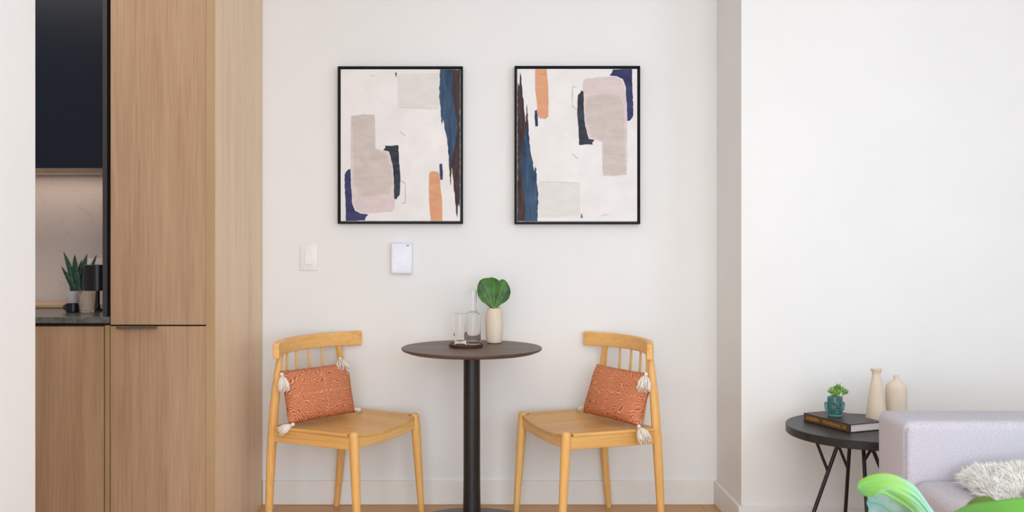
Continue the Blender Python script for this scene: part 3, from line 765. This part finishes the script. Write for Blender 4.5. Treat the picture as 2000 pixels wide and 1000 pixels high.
for (cx_, cy_, cz_, n_, L, tilt) in ((-.014,-.004,.084,11,.019,0), (.004,-.008,.080,12,.021,.1), (.020,.002,.088,11,.022,.4), (.000,.010,.088,12,.020,0), (.012,.0,.100,10,.018,.1), (-.004,-.014,.074,9,.017,0), (.030,-.004,.080,8,.024,.9)):
    for k in range(n_):
        an = 2.4*k; el = .15+1.15*k/n_
        sleaf(mb, (cx_, cy_, cz_), (math.cos(an)*math.cos(el)+tilt, math.sin(an)*math.cos(el), math.sin(el)), L*random.uniform(.8, 1.1), .0036)
mb.build('foliage', M['succ'], t, weld=False)
mb = MB()
for (cx_, cy_, cz_) in ((-.014,-.004,.086), (.004,-.008,.082), (.020,.002,.090), (0,.010,.09), (.012,0,.102), (.03,-.004,.082)):
    mb.tube([(cx_*.2, cy_*.2, .008), (cx_*.5, cy_*.5, .05), (cx_, cy_, cz_)], [.0016]*3, 6)
mb.build('stem', M['stem'], t, weld=False)
# the two cream vases
D1 = 3.40
lathe_thing('vase', [(0,0),(.034,0),(.038,.004),(.0375,.02),(.033,.06),(.0265,.105),(.0200,.145),(.0155,.170),(.0148,.180),(.0170,.188),(.0205,.194),(.0208,.199),(.018,.200),(.012,.190),(.0115,.175),(.016,.145),(.028,.06),(.031,.012),(0,.008)],
    (X_(1711.5, D1), D1, SZ+.0003), M['cream'], 'tall tapering cream vase with a flared lip on the side table', 'vase', 'cream vases on the black side table')
D1 = 3.43
lathe_thing('vase', [(0,0),(.033,0),(.037,.004),(.038,.03),(.0385,.080),(.0385,.118),(.036,.132),(.028,.142),(.016,.149),(.0095,.154),(.0092,.163),(.0105,.168),(.009,.169),(.0065,.160),(.0065,.150),(.025,.138),(.034,.12),(.034,.012),(0,.008)],
    (X_(1750.5, D1), D1, SZ+.0003), M['cream'], 'shorter rounded cream bottle vase with a tiny neck on the side table', 'vase', 'cream vases on the black side table')

# ---------------------------------------------------------------- sofa
SX = 1.208; A0, A1 = 2.60, 2.80; AZ = .655
t = thing('sofa', 'pale grey fabric sofa with a low boxy arm at the right edge', 'sofa', (1.7, 2.0, 0))
def soft(x0, x1, y0, y1, z0, z1, bev, name, crown=0):
    bm = bmesh.new(); nx, ny, nz = 10, 10, 6
    mb = MB().box(x0-1.7, x1-1.7, y0-2.0, y1-2.0, z0, z1)
    o = mb.build(name, M['sofa'], t, bevel=bev, seg=6, angle=60)
    return o
arm = soft(SX, 2.30, A0, A1, .12, AZ, .026, 'armrest')
mb = MB()
mb.tube([(SX+.004-1.7, A0+.004-2, .16), (SX+.004-1.7, A0+.004-2, AZ-.03), (SX+.020-1.7, A0+.012-2, AZ-.006)], .0016, 8)
mb.build('seam', M['sofa_seam'], arm)
soft(SX+.012, 2.06, .80, A0-.002, .30, .490, .035, 'seat_cushion')
soft(SX+.010, 2.30, .80, A0-.002, .12, .298, .012, 'seat_base')
soft(2.07, 2.30, .80, A0-.002, .30, AZ, .03, 'backrest')
soft(SX, 2.30, .595, .795, .12, AZ, .026, 'armrest')
for x in (SX+.06, 2.24):
    for y in (.66, 2.74): MB().lathe([(0,0),(.014,0),(.020,.119),(0,.119)], c=(x-1.7, y-2, 0), n=20).build('leg', M['black_metal'], t)

# sheepskin throw heaped on the seat
random.seed(21)
t = thing('sheepskin_throw', 'fluffy cream sheepskin heaped on the sofa seat', 'throw', (1.60, 2.335, .4915), R(-25))
def skin_h(x, y):
    a = math.atan2(y/.235, x/.33); f = (1+.05*math.sin(3*a)+.04*math.sin(7*a+1))*.95
    rr = math.hypot(x/.33, y/.235)/f
    k = max(0, 1-rr**2.2)
    return .066*k**.45+.006*noise.noise(Vector((x*14, y*14, 0)))*min(1, k*3)
mb = MB(); nr, na = 22, 72; vs = [(0, 0, skin_h(0, 0))]; fs = []
for i in range(1, nr+1):
    for k in range(na):
        a = 2*PI*k/na; r = i/nr*(1+.05*math.sin(3*a)+.04*math.sin(7*a+1)); x, y = r*.33*math.cos(a)*.95, r*.235*math.sin(a)*.95
        vs.append((x, y, max(.002, skin_h(x, y))))
for k in range(na): fs.append((0, 1+k, 1+(k+1) % na))
for i in range(nr-1):
    for k in range(na):
        a = 1+i*na+k; b = 1+i*na+(k+1) % na; fs.append((a, b, b+na, a+na))
hide = MB().add(vs, fs).build('hide', M['fur'], t)
verts = []; faces = []
for s in range(20000):
    a = random.uniform(0, 2*PI); rr = (math.sqrt(random.random()) if s % 3 else random.uniform(.86, 1.0))*(1+.05*math.sin(3*a)+.04*math.sin(7*a+1))
    x, y = rr*.33*math.cos(a)*.95, rr*.235*math.sin(a)*.95; z = max(.002, skin_h(x, y))
    e = .004; nx = (skin_h(x-e, y)-skin_h(x+e, y))/(2*e); ny = (skin_h(x, y-e)-skin_h(x, y+e))/(2*e)
    cl = Vector((noise.noise(Vector((x*30, y*30, 5))), noise.noise(Vector((x*30, y*30, 9))), 0))
    nn = Vector((nx+x*1.2, ny+y*1.4, 1)).normalized(); d1 = (nn+cl*.9+Vector((random.uniform(-.35,.35), random.uniform(-.35,.35), 0))).normalized()
    L = random.uniform(.022, .038); p0 = Vector((x, y, z-.001)); p1 = p0+d1*L*.55; d2 = (d1+cl*1.2+Vector((random.uniform(-.3,.3), random.uniform(-.3,.3), -.35))).normalized(); p2 = p1+d2*L*.5
    sd = Vector((random.uniform(-1,1), random.uniform(-1,1), random.uniform(-.3,.3))).normalized()*.0011
    p1.z = max(p1.z, .002); p2.z = max(p2.z, .002)
    o = len(verts); verts += [p0-sd, p0+sd, p1+sd*.8, p1-sd*.8, p2]; faces += [(o, o+1, o+2, o+3), (o+3, o+2, o+4)]
me = bpy.data.meshes.new('fur'); me.from_pydata([tuple(v) for v in verts], [], faces); me.materials.append(M['fur'])
for p in me.polygons: p.use_smooth = True
fo = bpy.data.objects.new('fur', me); sc.collection.objects.link(fo); fo.parent = t; fo['kind'] = 'stuff'

# ---------------------------------------------------------------- leafy plant near the camera
PL = Vector((.74, 1.22, 0))
t = thing('leafy_plant', 'leafy green houseplant close to the camera in front of the sofa', 'plant', PL)
MB().lathe([(0,0),(.10,0),(.105,.01),(.135,.26),(.137,.27),(.128,.27),(.10,.23),(0,.23)], n=64).build('pot', M['white_cer'], t)
MB().lathe([(0,.246),(.06,.246),(.117,.236)], n=32).build('soil', M['soil'], t)
def cr_(pts, u):
    n = len(pts)-1; x = u*n; i = min(int(x), n-1); f = x-i
    p0 = pts[max(i-1, 0)]; p1 = pts[i]; p2 = pts[i+1]; p3 = pts[min(i+2, n)]
    return .5*((2*p1)+(p2-p0)*f+(2*p0-5*p1+4*p2-p3)*f*f+(3*p1-p0-3*p2+p3)*f**3)
def blade(name, up, lo, mat, bulge, ribs=7, amp=.0016, nu=48, nv=24, vein=None):
    U = [P(*q)-PL for q in up]; Lw = [P(*q)-PL for q in lo]
    def fn(u, v):
        a = cr_(U, u); b = cr_(Lw, u); p = a.lerp(b, v)
        p.y -= bulge*math.sin(PI*v)*math.sin(PI*min(1, .1+u))+amp*math.sin(v*ribs*2*PI+u*3)*min(1, 6*(1-u))
        return p
    o = MB().grid(fn, nu, nv).build(name, mat, t, angle=80, solid=.0015)
    if vein:
        mb = MB()
        for v in (.22, .45, .66, .84):
            mb.tube([fn(u/40, v)+Vector((0, -.0014, 0)) for u in range(3, 39)], [.0011]*36, 6)
        mb.build('vein', vein, o, weld=False)
    return o
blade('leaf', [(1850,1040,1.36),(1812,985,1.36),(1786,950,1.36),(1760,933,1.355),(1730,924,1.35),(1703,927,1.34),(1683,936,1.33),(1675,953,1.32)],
     [(1800,1040,1.30),(1782,1000,1.30),(1760,983,1.29),(1738,970,1.28),(1716,961,1.275),(1702,968,1.28),(1688,968,1.30),(1676,958,1.32)], M['sheen_leaf'], .025, 3, .003, vein=M['pale_vein'])
blade('leaf', [(1692,966,1.38),(1712,959,1.38),(1738,970,1.37),(1768,985,1.36),(1800,1010,1.36),(1830,1060,1.36)],
     [(1692,1030,1.36),(1700,1060,1.36),(1720,1090,1.36),(1745,1110,1.36),(1780,1120,1.36),(1820,1110,1.36)], M['pale_leaf'], .02, 3, .003, vein=M['pale_vein'])
blade('leaf', [(1850,1008,1.12),(1890,987,1.11),(1948,977,1.10),(2005,973,1.10),(2080,985,1.10),(2150,1020,1.10)],
     [(1856,1016,1.08),(1900,1040,1.05),(1960,1070,1.03),(2010,1080,1.03),(2080,1070,1.03),(2140,1040,1.06)], M['mid_leaf'], .02, 6, .0012)
blade('leaf', [(1885,990,1.16),(1898,976,1.16),(1915,969,1.16),(1932,970,1.16),(1948,979,1.15)],
     [(1888,1000,1.14),(1900,1004,1.14),(1916,1004,1.14),(1934,1002,1.14),(1952,996,1.14)], M['olive_leaf'], .01, 2, .001)
mb = MB()
for (q, mx_) in (((1838,1038,1.34), .03), ((1790,1110,1.36), .0), ((2090,1040,1.07), .10), ((1925,1002,1.145), .05)):
    e = P(*q)-PL; mb.tube([Vector((e.x*.1, e.y*.1, .235)), Vector((e.x*.35, e.y*.4, .235+(e.z-.235)*.55)), e], [.006, .005, .003], 10)
mb.build('stem', M['stem'], t, weld=False)
random.seed(2)
for k in range(5):                        # lower leaves round the pot, below the picture
    a = 2*PI*k/5+.5; dr = Vector((math.cos(a), math.sin(a), 0)); sd = Vector((-dr.y, dr.x, 0))
    def fn(u, v, dr=dr, sd=sd):
        w_ = .055*math.sin(PI*min(1, .08+.92*u))**.8*(2*v-1)
        p = dr*(.02+.20*u)+Vector((0,0,.24+.26*u-.17*u*u)); return p+sd*w_+Vector((0,0,-abs(w_)*.3))
    MB().grid(fn, 18, 8).build('leaf', M['mid_leaf'], t, angle=80, solid=.0012)
